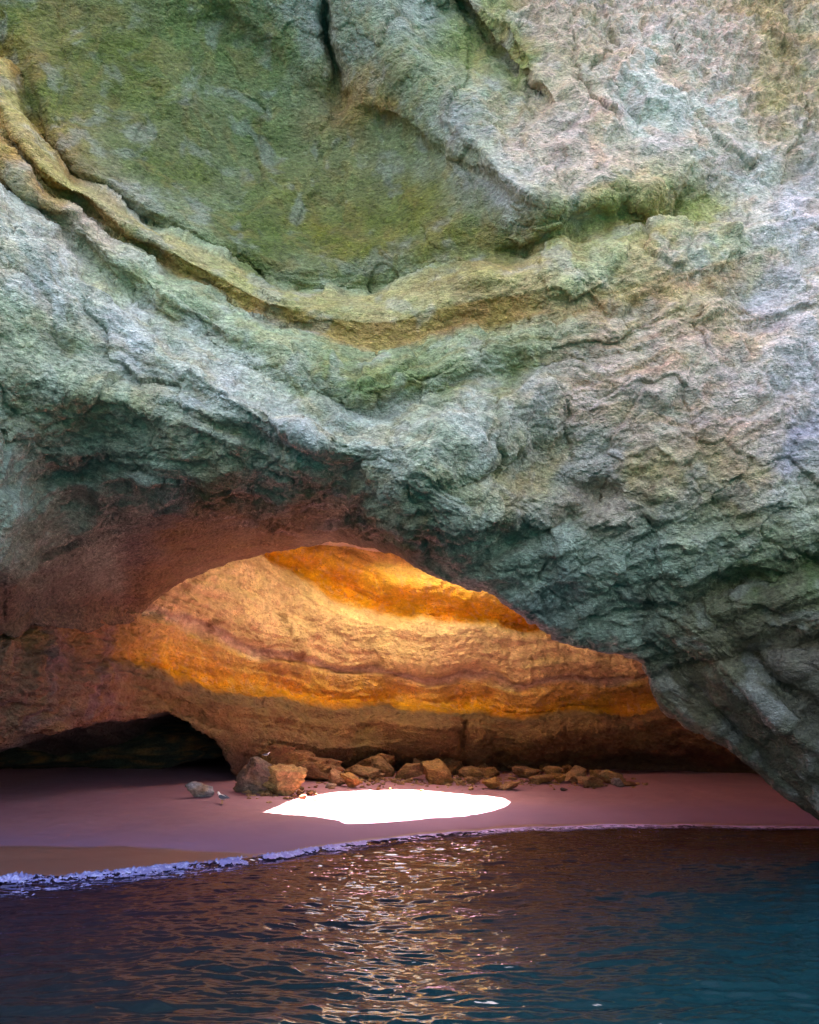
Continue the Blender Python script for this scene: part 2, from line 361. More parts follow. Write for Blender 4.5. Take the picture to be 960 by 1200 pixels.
    # ---- colour of the stone itself (lichen, crust, ochre beds)
    CP = [(0,0,'g1'),(150,80,'g1'),(300,60,'g2'),(60,120,'g1'),(200,200,'g1'),(330,150,'g2'),(300,280,'g1'),(450,240,'g1'),(560,270,'g1'),(480,160,'g2'),(430,300,'go'),(520,290,'go'),(590,275,'go'),(470,240,'go'),(380,270,'go'),(560,40,'g3'),(540,20,'g2'),(600,80,'g3'),(430,40,'tg'),(470,80,'tg'),(520,125,'tg'),(550,180,'tg'),(490,120,'tg'),(590,225,'wb'),
      (360,20,'bg'),(440,60,'bg'),(540,150,'wb'),(600,210,'bg'),(560,60,'g2'),(610,90,'g2'),(500,20,'bg'),(420,110,'oc'),(250,30,'g2'),
      (640,40,'pk'),(760,30,'pk'),(900,40,'oc2'),(900,130,'oc2'),(830,60,'pk'),(780,120,'wh'),(760,80,'wh'),(860,200,'wh'),(940,250,'wb'),(690,190,'pk'),(700,140,'pk'),(650,150,'pk'),
      (720,265,'g3'),(780,250,'g3'),(660,275,'g3'),(700,310,'pg'),(620,330,'pg'),(850,300,'pg'),(900,340,'wb'),(800,330,'oc2'),(740,350,'oc2'),
      (0,80,'oc'),(20,160,'oc'),(60,210,'oc'),(20,200,'oc'),(120,260,'pk'),
      (500,350,'pg'),(440,360,'pg'),(540,400,'pg'),(300,400,'pg'),(200,330,'pg'),(150,300,'pg'),(600,440,'g2'),(450,450,'g2'),(380,440,'g2'),(520,450,'g2'),
      (20,260,'bg'),(60,330,'wb'),(160,400,'wb'),(260,460,'wb'),(350,510,'wb'),(450,520,'bg'),(20,380,'gg'),(60,450,'gg'),(140,480,'gg'),(230,520,'gg'),
      (640,480,'bp'),(560,500,'bg'),(700,470,'pk'),(760,400,'pk'),(850,390,'pk'),(930,440,'wb'),(950,520,'bl'),(800,470,'pk'),(880,480,'pk'),(700,540,'bp'),(620,560,'ob'),(760,560,'ob'),
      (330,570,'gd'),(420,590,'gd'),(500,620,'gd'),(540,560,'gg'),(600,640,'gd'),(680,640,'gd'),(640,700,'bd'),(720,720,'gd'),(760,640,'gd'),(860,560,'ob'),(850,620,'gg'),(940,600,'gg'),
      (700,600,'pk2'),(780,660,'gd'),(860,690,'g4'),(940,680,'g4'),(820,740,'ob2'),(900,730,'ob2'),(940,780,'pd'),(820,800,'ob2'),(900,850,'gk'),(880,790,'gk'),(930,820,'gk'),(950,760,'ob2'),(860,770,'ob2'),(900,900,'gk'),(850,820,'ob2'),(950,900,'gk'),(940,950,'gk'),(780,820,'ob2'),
      (0,520,'gd'),(60,580,'gd'),(20,640,'gd'),(120,560,'dk'),(80,540,'dk'),(180,560,'gd'),(200,590,'pd'),(100,640,'gd'),
      (260,580,'br'),(340,610,'br'),(420,620,'br'),(300,640,'br'),(220,640,'br'),(160,640,'pd'),(140,700,'pb'),(60,700,'pd'),(0,720,'pb'),(170,690,'br'),(455,645,'br'),(1200,300,'pk'),(1200,700,'gd'),(-200,400,'gg'),(-200,700,'pb')]
    pal = {'go':(.19,.175,.045),'tg':(.27,.32,.21),'g1':(.135,.165,.055),'g2':(.175,.22,.10),'g3':(.30,.32,.13),'g4':(.12,.17,.08),'pg':(.37,.42,.29),'bg':(.42,.45,.43),'wb':(.50,.51,.53),'wh':(.58,.55,.50),
      'pk':(.58,.47,.41),'pk2':(.40,.33,.29),'oc':(.36,.24,.11),'oc2':(.46,.38,.25),'gg':(.40,.43,.33),'bp':(.42,.42,.40),'bl':(.42,.42,.50),'ob':(.40,.34,.22),'ob2':(.17,.155,.115),
      'gd':(.34,.41,.36),'bd':(.33,.39,.40),'pd':(.17,.15,.15),'dk':(.24,.27,.24),'gk':(.06,.065,.05),'br':(.22,.155,.085),'pb':(.23,.17,.14)}
    pu = uu+70*fbm(np.stack([uu*.011, vv*.011, 0*uu], -1), 5, 60, .6)*.6; pv = vv+45*fbm(np.stack([uu*.011, vv*.011, 0*uu+9], -1), 5, 66, .6)*.6
    num = np.zeros((len(uu), 3)); den = np.zeros(len(uu))
    for cu, cv, k in CP:
        w = 1/(((pu-cu)**2+(pv-cv)**2)/1500+.5)**1.6
        num += w[:, None]*np.array(pal[k]); den += w
    c = num/den[:, None]
    wS = s+.05*wq[:, 1]
    def over(c, col, m): return c*(1-m[:, None])+np.array(col)*m[:, None]
    left = 1-sm(600, 690, uu)
    m = sm(1.5, 1.62, wS)*(1-sm(1.98, 2.04, wS))*left; c = over(c, (.42, .29, .15), m*.88)
    m = sm(1.02, 1.1, wS)*(1-sm(1.5, 1.62, wS))*left; c = over(c, (.46, .39, .22), m*.7)
    m = sm(1.95, 2.0, wS)*(1-sm(2.03, 2.1, wS))*(1-sm(560, 650, uu)); c = over(c, (.42, .30, .17), m*.6)
    m = np.exp(-((wS-2.02)/.16)**2)*sm(560, 700, uu)*(1-sm(840, 940, uu)); c = over(c, (.46, .33, .20), m*.6)
    m = np.exp(-((wS-1.82)/.04)**2)*sm(640, 700, uu)*(1-sm(860, 900, uu)); c = over(c, (.46, .32, .2), m*.45)
    m = sm(0, .5, fbm(BS*np.array([1.5, 4, 2]), 4, 77))*.28; c = over(c, (.36, .27, .14), m*(1-sm(4.0, 4.7, s)))
    m = sm(.1, .6, fbm(B*.9, 4, 78))*.3*(1-brownz); c = over(c, (.45, .46, .47), m)
    c = over(c, (.10, .09, .06), hc*sm(.35, .9, f1)*.25)
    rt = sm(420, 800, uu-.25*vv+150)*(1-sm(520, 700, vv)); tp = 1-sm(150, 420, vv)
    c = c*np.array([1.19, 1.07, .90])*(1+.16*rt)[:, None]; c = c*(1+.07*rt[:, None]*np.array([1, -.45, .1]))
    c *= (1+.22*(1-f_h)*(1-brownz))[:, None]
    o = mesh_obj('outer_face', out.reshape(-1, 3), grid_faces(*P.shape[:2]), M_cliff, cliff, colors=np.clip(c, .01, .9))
    return o
# ------------------------------------------------------------------ inner wall of the cave, with the low side chamber
e2 = curve([(-350,900),(-100,886),(-30,876),(0,868),(20,856),(60,852),(100,848),(160,840),(185,832),(200,834),(225,848),(250,864),(265,880),(276,905),(290,945),(1310,945)])
T_pts = []
def isoT(s, pts): T_pts.extend([(u, v, s) for u, v in pts])
isoT(0, [(100,560),(300,600),(420,630),(520,655),(620,690),(760,690),(900,650)])
isoT(1, [(200,640),(300,648),(360,680),(420,712),(500,724),(580,728),(660,734),(760,740),(900,730)])
isoT(2, [(150,700),(210,725),(300,765),(400,785),(500,797),(600,803),(700,800),(820,785),(1000,760)])
isoT(3, [(0,740),(120,770),(170,785),(250,806),(330,815),(450,825),(560,832),(680,832),(800,822),(1000,810)])
isoT(4, [(0,870),(180,860),(300,890),(420,905),(560,905),(700,905),(860,900),(1100,880)])
T_f = tps([(a, b) for a, b, c in T_pts], [c for a, b, c in T_pts], .02)
def cave_wall():
    us = cols(-350, 1310, STEP, 0, 900)
    e = edge_noise(e2(us), us, 2.0, 8)
    tt = np.linspace(0, 1, int(330/STEP))
    v = 545+tt[:, None]*(e[None, :]-545); u = np.repeat(us[None, :], len(tt), 0)
    T = T_f(u, v); D = D2_f(u, v)
    warp = fbm(np.stack([u.ravel()*.012, v.ravel()*.012, 0*u.ravel()], -1), 4, 150).reshape(u.shape)
    xs = [-3, .55, .8, 1.0, 1.15, 1.7, 1.95, 2.05, 2.2, 2.7, 2.95, 3.05, 3.3, 3.75, 4, 5]
    ys = [0, -.5, .9, 1.0, -.5, -.6, -.3, .35, -.1, .8, .9, -.1, -.7, -.1, 1.6, 2.4]
    pr = 0
    for k in (-.06, -.03, 0, .03, .06): pr = pr+np.interp(T+.04*warp+k, xs, ys)/5
    D = D+pr*(.35+.65*sm(120, 230, u))
    D += -1.0*GA(u, v, 500, 850, 50, 30)+.9*GA(u, v, 548, 870, 9, 50)
    D += -1.2*GA(u, v, 420, 880, 120, 20)
    D += .9*GA(u, v, 700, 895, 170, 16)
    # blended crease over the mouth of the side chamber
    D += .8*GA(u, v, 215, 832, 50, 7, .5)-.5*GA(u, v, 60, 800, 120, 30, .2)
    P = at(u, v, D)
    E = P[-1]; ext = []
    for k in range(1, 25):
        q = E.copy(); t = k/24
        inside = np.where(us < 282, 1.0, 0.0)
        back = 26*min(1, t*1.7)
        q[:, 1] += back*inside; q[:, 0] -= inside*4*t
        q[:, 2] += inside*(.9*math.sin(min(1, t*1.7)*math.pi)+.0)
        if t > .6: q[:, 2] = q[:, 2]*(1-(t-.6)/.4)+(-1.5)*(t-.6)/.4
        else: q[:, 2] -= (1-inside)*t
        ext.append(q)
    P = np.concatenate([P, np.array(ext)], 0); ne = 24
    pad = lambda A: np.concatenate([A, np.repeat(A[-1:], ne, 0)], 0)
    T = pad(T); U = pad(u).ravel(); V = pad(v).ravel()
    nrm = normals(P); flat = P.reshape(-1, 3); s = T.ravel()
    wq = np.stack([fbm(flat*.22, 3, 120+i) for i in range(3)], -1)*.9
    B = flat+wq
    BS = np.stack([flat[:, 0]*.25+wq[:, 0]*.5, s*2.2+wq[:, 1]*.25, flat[:, 1]*.12], -1)
    d = .35*fbm(B*.25, 3, 101)+.10*(ridged(BS*np.array([1, 3, 1]), 4, 108, .55)-.5)
    lay = noise(np.stack([s*7+wq[:, 1]*.12, flat[:, 0]*.06, 0*s], -1), 144)+.7*noise(np.stack([s*17+wq[:, 2]*.2, flat[:, 0]*.1, 0*s], -1), 145)+.5*noise(np.stack([s*41+wq[:, 2]*.4, flat[:, 0]*.2, 0*s], -1), 146)
    d += .10*lay
    BM = np.stack([flat[:, 0], s*3.2, flat[:, 1]], -1)+wq*.8
    v1, e1_ = facet(BM*np.array([.35, .8, .4]), 109); d += .09*v1
    v1, e1_ = facet(BM*np.array([1.1, 2.2, 1.1]), 110); d += .045*v1
    sdm = 1-sm(140, 260, U+.35*(V-740))
    v1, e1_ = facet(BM*np.array([.8, 1.2, .8]), 112); d += .16*v1*sdm
    d += .09*fbm(B*1.7, 5, 131, .6)
    fade = np.ones(P.shape[:2]); fade[-ne:] = np.linspace(1, .3, ne)[:, None]
    out = P+nrm*(d.reshape(P.shape[:2])*fade)[..., None]
    # colour of the beds
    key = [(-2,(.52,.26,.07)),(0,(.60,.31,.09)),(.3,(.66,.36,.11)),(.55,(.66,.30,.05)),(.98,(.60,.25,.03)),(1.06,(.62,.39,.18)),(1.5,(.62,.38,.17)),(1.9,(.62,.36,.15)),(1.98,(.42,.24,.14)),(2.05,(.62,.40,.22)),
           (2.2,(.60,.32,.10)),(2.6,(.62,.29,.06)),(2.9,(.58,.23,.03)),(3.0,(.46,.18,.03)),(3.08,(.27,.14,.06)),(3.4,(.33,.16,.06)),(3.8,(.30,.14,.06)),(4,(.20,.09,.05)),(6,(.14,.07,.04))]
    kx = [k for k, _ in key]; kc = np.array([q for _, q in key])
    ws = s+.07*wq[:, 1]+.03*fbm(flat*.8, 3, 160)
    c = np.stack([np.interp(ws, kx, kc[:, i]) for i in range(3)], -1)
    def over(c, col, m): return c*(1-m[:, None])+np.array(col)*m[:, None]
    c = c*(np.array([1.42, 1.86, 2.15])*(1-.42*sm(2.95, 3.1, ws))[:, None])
    # dark mineral streaks and specks
    m = sm(.15, .7, fbm(np.stack([flat[:, 0]*.35, s*4, flat[:, 1]*.2], -1)+wq*.4, 5, 170, .62))*(.35+.25*sm(1.9, 2.6, s)); c = over(c, (.30, .16, .07), m*.6)
    m = sm(.2, .6, fbm(B*2.2, 4, 172, .7))*.45; c = over(c, (.70, .48, .26), m*(1-sm(2.9, 3.05, ws)))
    m = sm(.25, .6, fbm(np.stack([U*.02, V*.02, 0*U], -1), 5, 175, .65))*GA(U, V, 290, 730, 110, 40, .4)*1.2; c = over(c, (.30, .17, .08), np.clip(m, 0, .8))
    ln = noise(np.stack([s*13+wq[:, 1]*.25, flat[:, 0]*.05, 0*s], -1), 190)+.6*noise(np.stack([s*31+wq[:, 1]*.4, flat[:, 0]*.09, 0*s+3], -1), 191)
    brk = sm(-.45, .25, fbm(np.stack([flat[:, 0]*.5, s*3, 0*s], -1), 3, 192))
    c = over(c, (.30, .14, .06), sm(.35, .75, ln)*brk*.42); c = over(c, (.80, .58, .34), sm(.3, .7, -ln)*brk*.35*(1-sm(2.2, 2.5, ws)))
    m = np.exp(-((ws-2.0)/.035)**2)*sm(-.1, .25, fbm(flat*1.1, 3, 177)); c = over(c, (.28, .16, .09), m*.4)
    # brown, violet-stained side wall to the left, darker towards the foot on the right
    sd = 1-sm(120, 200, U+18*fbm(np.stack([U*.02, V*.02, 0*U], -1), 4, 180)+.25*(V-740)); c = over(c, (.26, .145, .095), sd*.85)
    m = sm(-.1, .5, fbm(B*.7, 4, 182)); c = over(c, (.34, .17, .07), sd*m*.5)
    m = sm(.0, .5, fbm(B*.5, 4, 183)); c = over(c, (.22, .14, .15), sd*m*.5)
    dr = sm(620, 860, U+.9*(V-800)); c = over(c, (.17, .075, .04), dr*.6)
    hid = np.concatenate([np.zeros(u.shape), np.ones((ne, u.shape[1]))], 0).ravel(); c = over(c, (.07, .06, .05), hid*.9)  # side chamber rows near black: its unlit darkness is put into the colour
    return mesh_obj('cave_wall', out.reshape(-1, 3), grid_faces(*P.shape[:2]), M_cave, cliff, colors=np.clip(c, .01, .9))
# ------------------------------------------------------------------ beach and sea
sh_pix = [(-600,1085),(-300,1050),(-120,1038),(0,1031),(100,1028),(170,1022),(250,1012),(330,1003),(380,996),(430,988),(500,980),(600,972),(700,969),(800,968),(960,971),(1100,975),(1400,990)]
sw = []
for u_, v_ in sh_pix:
    dx, dy, dz = ray(u_, v_); k = -CAM[2]/dz; sw.append((float(dx*k), float(dy*k)))
sw = np.array(sw); sw = sw[np.argsort(sw[:, 0])]
def yshore(x):
    y = 0
    for k in (-1.2, -.6, 0, .6, 1.2): y = y+np.interp(np.asarray(x)+k, sw[:, 0], sw[:, 1])/5
    return y+.12*np.sin(np.asarray(x)*1.7)+.08*np.sin(np.asarray(x)*3.9+1)
def sand_z(x, y):
    x = np.asarray(x, float); y = np.asarray(y, float)
    d = y-yshore(x)
    z = np.interp(d, [-40, -12, -3, 0, 2.2, 3.4, 12.7, 24, 40, 60], [-9, -3.2, -.6, -.02, .16, .30, 1.0, 1.6, 2.1, 2.6])
    z = z+.3*np.exp(-((x+19)/8)**2-((y-47)/8)**2)
    z = z+.05*np.sin(x*.31+y*.2)*sm(4, 10, d)
    return z
def on_sand(u, v):
    dx, dy, dz = [float(q) for q in ray(u, v)]
    Ys = np.arange(12, 70, .02)
    below = CAM[2]+dz*Ys/dy < sand_z(dx*Ys/dy, Ys)
    Y = float(Ys[np.argmax(below)]) if below.any() else 70.0
    return np.array([dx*Y/dy, Y, float(sand_z(dx*Y/dy, Y))])
def beach():
    xs = np.concatenate([np.arange(-70, -26, 1.0), np.arange(-26, 30, .14), np.arange(30, 70, 1.0)])
    ys = np.concatenate([np.arange(2, 16, .5), np.arange(16, 42, .12), np.arange(42, 90, .5)])
    X, Y = np.meshgrid(xs, ys); Z = sand_z(X, Y)
    f = np.stack([X.ravel(), Y.ravel(), 0*X.ravel()], -1)
    d = (Y-yshore(X)).ravel()
    dry = sm(4.0, 7.0, d)
    z = Z.ravel()+.05*fbm(f*.35, 3, 201)*sm(1, 5, d)+.012*fbm(f*np.array([.8, 3., 1]), 3, 221)*sm(1, 4, d)+dry*(.022*fbm(f*1.6, 4, 203)+.02*np.clip(fbm(f*3.3, 3, 205), -.2, 1))
    # footprints and scuffs on the dry part
    f1, f2 = worley(f*1.5, 207); z -= dry*.03*(1-sm(.1, .3, f1))*sm(0, .5, fbm(f*.2, 2, 209))
    dx, dy, dz = ray(0, 984); ywet = 21.5+.12*(X.ravel()+14); ywet = np.maximum(ywet, yshore(X.ravel())+.8)
    wet = 1-sm(-.15, .25, Y.ravel()-ywet+.25*fbm(f*.25, 3, 211))
    return mesh_obj('beach_sand', np.stack([X.ravel(), Y.ravel(), z], -1), grid_faces(*X.shape), M_sand, attrs={'wet': wet, 'mauve': np.clip((1-sm(2.5, 8.5, d+.8*fbm(f*.3, 3, 215)))*.8+.35*(1-sm(-14, -4, X.ravel())), 0, .95)})
M_sand, nt, b = nodes('beach_sand'); L = nt.links.new
P_ = N(nt, 'ShaderNodeNewGeometry').outputs['Position']
a_ = N(nt, 'ShaderNodeAttribute', _attribute_name='wet')
n1 = N(nt, 'ShaderNodeTexNoise', Scale=.5, Detail=6.0, Roughness=.6); L(P_, n1.inputs['Vector'])
n2 = N(nt, 'ShaderNodeTexNoise', Scale=30.0, Detail=5.0, Roughness=.75); L(P_, n2.inputs['Vector'])
cr = N(nt, 'ShaderNodeValToRGB'); cr.color_ramp.elements[0].position=.3; cr.color_ramp.elements[0].color=(.25,.115,.130,1); cr.color_ramp.elements[1].position=.7; cr.color_ramp.elements[1].color=(.31,.142,.150,1)
L(n1.outputs[0], cr.inputs[0])
mg = N(nt, 'ShaderNodeMapRange'); mg.inputs[1].default_value=.25; mg.inputs[2].default_value=.75; mg.inputs[3].default_value=.8; mg.inputs[4].default_value=1.2; L(n2.outputs[0], mg.inputs[0])
mx = N(nt, 'ShaderNodeMix', _data_type='RGBA', _blend_type='MULTIPLY'); mx.inputs[0].default_value=1; L(cr.outputs[0], mx.inputs[6]); L(mg.outputs[0], mx.inputs[7])
mv = N(nt, 'ShaderNodeMix', _data_type='RGBA'); av = N(nt, 'ShaderNodeAttribute', _attribute_name='mauve'); L(av.outputs['Fac'], mv.inputs[0]); L(mx.outputs[2], mv.inputs[6]); mv.inputs[7].default_value=(.22,.112,.185,1)
mw = N(nt, 'ShaderNodeMix', _data_type='RGBA'); L(a_.outputs['Fac'], mw.inputs[0]); L(mv.outputs[2], mw.inputs[6]); mw.inputs[7].default_value=(.22,.10,.075,1)
L(mw.outputs[2], b.inputs['Base Color'])
rr_ = N(nt, 'ShaderNodeMapRange'); rr_.inputs[3].default_value=.9; rr_.inputs[4].default_value=.32; L(a_.outputs['Fac'], rr_.inputs[0]); L(rr_.outputs[0], b.inputs['Roughness'])
b.inputs['Specular IOR Level'].default_value=.3
bp_ = N(nt, 'ShaderNodeBump', Strength=.4, Distance=.012); L(n2.outputs[0], bp_.inputs['Height']); L(bp_.outputs[0], b.inputs['Normal'])

def wave_h(x, y, fine=True):
    f = np.stack([x.ravel(), y.ravel(), 0*x.ravel()], -1)
    w = np.stack([noise(f*.18, 300), noise(f*.18, 301), 0*f[:, 0]], -1)
    g = f+w*1.1
    d = (yshore(x)-y).ravel()
    h = .07*noise(g*np.array([.16, .5, 1]), 303)
    h += .030*(1-2*np.abs(noise(g*np.array([.4, 1.2, 1])+3.3, 305)))
    h += .034*noise(g*np.array([.7, 2.3, 1])+7.1, 307)
    h += .023*(1-2*np.abs(noise(g*np.array([1.3, 4.4, 1])+1.7, 309)))
    if fine: h += .0145*noise(g*np.array([3.0, 9.5, 1])+2.9, 311)+.006*noise(g*np.array([7, 21, 1])+5.5, 313)
    return (h*(.25+.75*sm(.2, 3.5, d))).reshape(x.shape), d
def sea():
    ang = np.radians(np.concatenate([np.arange(-180, -42, 3.), np.arange(-42, 42, .085), np.arange(42, 181, 3.)]))
    r = np.concatenate([np.geomspace(.4, 6.5, 14), 6.5+np.cumsum(np.geomspace(.018, .075, 790)), np.geomspace(41, 1500, 24)])
    A, R = np.meshgrid(ang, r); X = R*np.sin(A); Y = R*np.cos(A)
    h, d = wave_h(X, Y)
    h = h*(1-sm(45, 80, R))
    # small breaking ripple just off the beach
    d2 = d.reshape(X.shape)
    fx = 1-.55*sm(-4, 6, X)
    lip = 0.09*np.exp(-((d2-.35)/.28)**2)*fx+.05*np.exp(-((d2-1.6)/.4)**2)*sm(-3, 3, X)
    Z = h+lip-.03*np.exp(-(d2/.2)**2)
    Z = np.where(d2 < -1.2, -.6, Z)
    return mesh_obj('sea', np.stack([X, Y, Z], -1).reshape(-1, 3), grid_faces(*X.shape)[:, ::-1], M_sea, attrs={'shore': np.clip(d, -5, 60)})
M_sea, nt, b = nodes('sea_water'); L = nt.links.new
P_ = N(nt, 'ShaderNodeNewGeometry').outputs['Position']
a_ = N(nt, 'ShaderNodeAttribute', _attribute_name='shore')
sx = N(nt, 'ShaderNodeSeparateXYZ'); L(P_, sx.inputs[0])
n1 = N(nt, 'ShaderNodeTexNoise', Scale=.22, Detail=4.0, Roughness=.55); L(P_, n1.inputs['Vector'])
k1 = N(nt, 'ShaderNodeMath', _operation='MULTIPLY_ADD'); L(n1.outputs[0], k1.inputs[0]); k1.inputs[1].default_value=9; L(a_.outputs['Fac'], k1.inputs[2])
k2 = N(nt, 'ShaderNodeMath', _operation='MULTIPLY_ADD'); L(sx.outputs[0], k2.inputs[0]); k2.inputs[1].default_value=.55; L(k1.outputs[0], k2.inputs[2])  # sideways tint: cliff reflections painted into the water colour, besides depth
cr = N(nt, 'ShaderNodeValToRGB'); mr = N(nt, 'ShaderNodeMapRange'); mr.inputs[1].default_value=2; mr.inputs[2].default_value=26; L(k2.outputs[0], mr.inputs[0]); L(mr.outputs[0], cr.inputs[0])
e = cr.color_ramp.elements; e[0].position=0; e[0].color=(.020,.011,.019,1); e[1].position=1; e[1].color=(.002,.016,.020,1)
q = e.new(.35); q.color=(.009,.008,.012,1); q = e.new(.62); q.color=(.004,.009,.011,1)
L(cr.outputs[0], b.inputs['Base Color']); b.inputs['Roughness'].default_value=.03; b.inputs['IOR'].default_value=1.33; b.inputs['Specular IOR Level'].default_value=.5
w1 = N(nt, 'ShaderNodeTexNoise', Scale=9.0, Detail=4.0, Roughness=.6); mp = N(nt, 'ShaderNodeMapping'); mp.inputs['Scale'].default_value=(.4,1.5,1); L(P_, mp.inputs[0]); L(mp.outputs[0], w1.inputs['Vector'])
bp_ = N(nt, 'ShaderNodeBump', Strength=.1, Distance=.02); L(w1.outputs[0], bp_.inputs['Height']); L(bp_.outputs[0], b.inputs['Normal'])

gl = N(nt, 'ShaderNodeBsdfGlossy'); gl.inputs['Color'].default_value=(.90,.87,1,1); gl.inputs['Roughness'].default_value=.03; L(bp_.outputs[0], gl.inputs['Normal'])
df = N(nt, 'ShaderNodeBsdfDiffuse'); L(cr.outputs[0], df.inputs['Color']); L(bp_.outputs[0], df.inputs['Normal'])
fs = N(nt, 'ShaderNodeFresnel', IOR=1.42); L(bp_.outputs[0], fs.inputs['Normal']); ms = N(nt, 'ShaderNodeMixShader'); L(fs.outputs[0], ms.inputs[0]); L(df.outputs[0], ms.inputs[1]); L(gl.outputs[0], ms.inputs[2])
L(ms.outputs[0], nt.nodes['Material Output'].inputs['Surface']); nt.nodes.remove(b)
M_foam, nt, b = nodes('sea_foam'); L = nt.links.new
b.inputs['Roughness'].default_value=.6
P_ = N(nt, 'ShaderNodeNewGeometry').outputs['Position']
sx = N(nt, 'ShaderNodeSeparateXYZ'); L(P_, sx.inputs[0])
mr = N(nt, 'ShaderNodeMapRange'); mr.inputs[1].default_value=-6; mr.inputs[2].default_value=2; L(sx.outputs[0], mr.inputs[0])
mf = N(nt, 'ShaderNodeMix', _data_type='RGBA'); L(mr.outputs[0], mf.inputs[0]); mf.inputs[6].default_value=(.19,.17,.38,1); mf.inputs[7].default_value=(.60,.36,.68,1); w1 = N(nt, 'ShaderNodeTexNoise', Scale=26.0, Detail=4.0, Roughness=.7); L(P_, w1.inputs['Vector'])
fw = N(nt, 'ShaderNodeTexNoise', Scale=7.0, Detail=6.0, Roughness=.75); L(P_, fw.inputs['Vector'])
fr_ = N(nt, 'ShaderNodeMapRange'); fr_.inputs[1].default_value=.5; fr_.inputs[2].default_value=.66; L(fw.outputs[0], fr_.inputs[0])
f2_ = N(nt, 'ShaderNodeMix', _data_type='RGBA'); L(fr_.outputs[0], f2_.inputs[0]); L(mf.outputs[2], f2_.inputs[6]); f2_.inputs[7].default_value=(.55,.50,.72,1); L(f2_.outputs[2], b.inputs['Base Color'])
bp_ = N(nt, 'ShaderNodeBump', Strength=.8, Distance=.03); L(w1.outputs[0], bp_.inputs['Height']); L(bp_.outputs[0], b.inputs['Normal'])
def foam():
    """broken water: a lumpy sheet along the edge of the wash, torn into flecks by its own noise"""
    xs = np.arange(-20, 24, .03); ds = np.arange(-.25, 2.8, .022)
    X, Dd = np.meshgrid(xs, ds); Y = yshore(X)-Dd
    f = np.stack([X.ravel(), Y.ravel(), 0*X.ravel()], -1)
    n = fbm(f*1.1, 5, 400, .6)+.5*fbm(f*4, 3, 410); f1, f2 = worley(f*np.array([2.2, 4.0, 1])+.4*np.stack([noise(f*2, 420), noise(f*2, 421), 0*f[:, 0]], -1), 425)
    lace = 1-sm(.05, .22, f2-f1)
    d = Dd.ravel(); x = X.ravel()
    left = 1-sm(-5.0, .5, x)
    near = np.exp(-((d-.45)/(.55+.3*noise(f*.7, 433)))**2)*(.86+.35*noise(f*1.7, 434))
    dens = near*1.25*left*(.75+.5*noise(f*.5, 430))+np.exp(-((d-.2)/.3)**2)*.9*(1-left)+(1-left)*np.exp(-((d-.9)/.8)**2)*1.0*lace*(.7+.9*noise(f*.35, 440))+left*np.exp(-((d-1.8)/.7)**2)*.7*lace*(.6+.8*noise(f*.4, 441))
    val = dens+.05*left+.20*n-.10*(1-lace)*left+.38*fbm(f*np.array([4, 9, 1]), 3, 460, .7)+.05
    h, dd = wave_h(X, Y); lip = 0.09*np.exp(-((Dd-.35)/.28)**2)*(1-.55*sm(-4, 6, X))+.05*np.exp(-((Dd-1.6)/.4)**2)*sm(-3, 3, X)
    zz = h+lip-.03*np.exp(-(Dd/.2)**2)
    zz = np.maximum(zz, sand_z(X, Y))
    z = zz.ravel()+.012+.03*(1-left)+np.clip(val-.5, 0, 1.0)*(.035*left+.02)+left*near*.16*np.clip(fbm(f*14, 3, 450), 0, 1)*.6
    keep = (val > .58).reshape(X.shape)
    fa = grid_faces(*X.shape); k = keep.ravel()[fa].sum(1) >= 3; fa = fa[k]
    used = np.unique(fa); remap = np.full(X.size, -1); remap[used] = np.arange(len(used))
    V = np.stack([X.ravel(), Y.ravel(), z], -1)[used]
    return mesh_obj('foam', V, remap[fa][:, ::-1], M_foam)
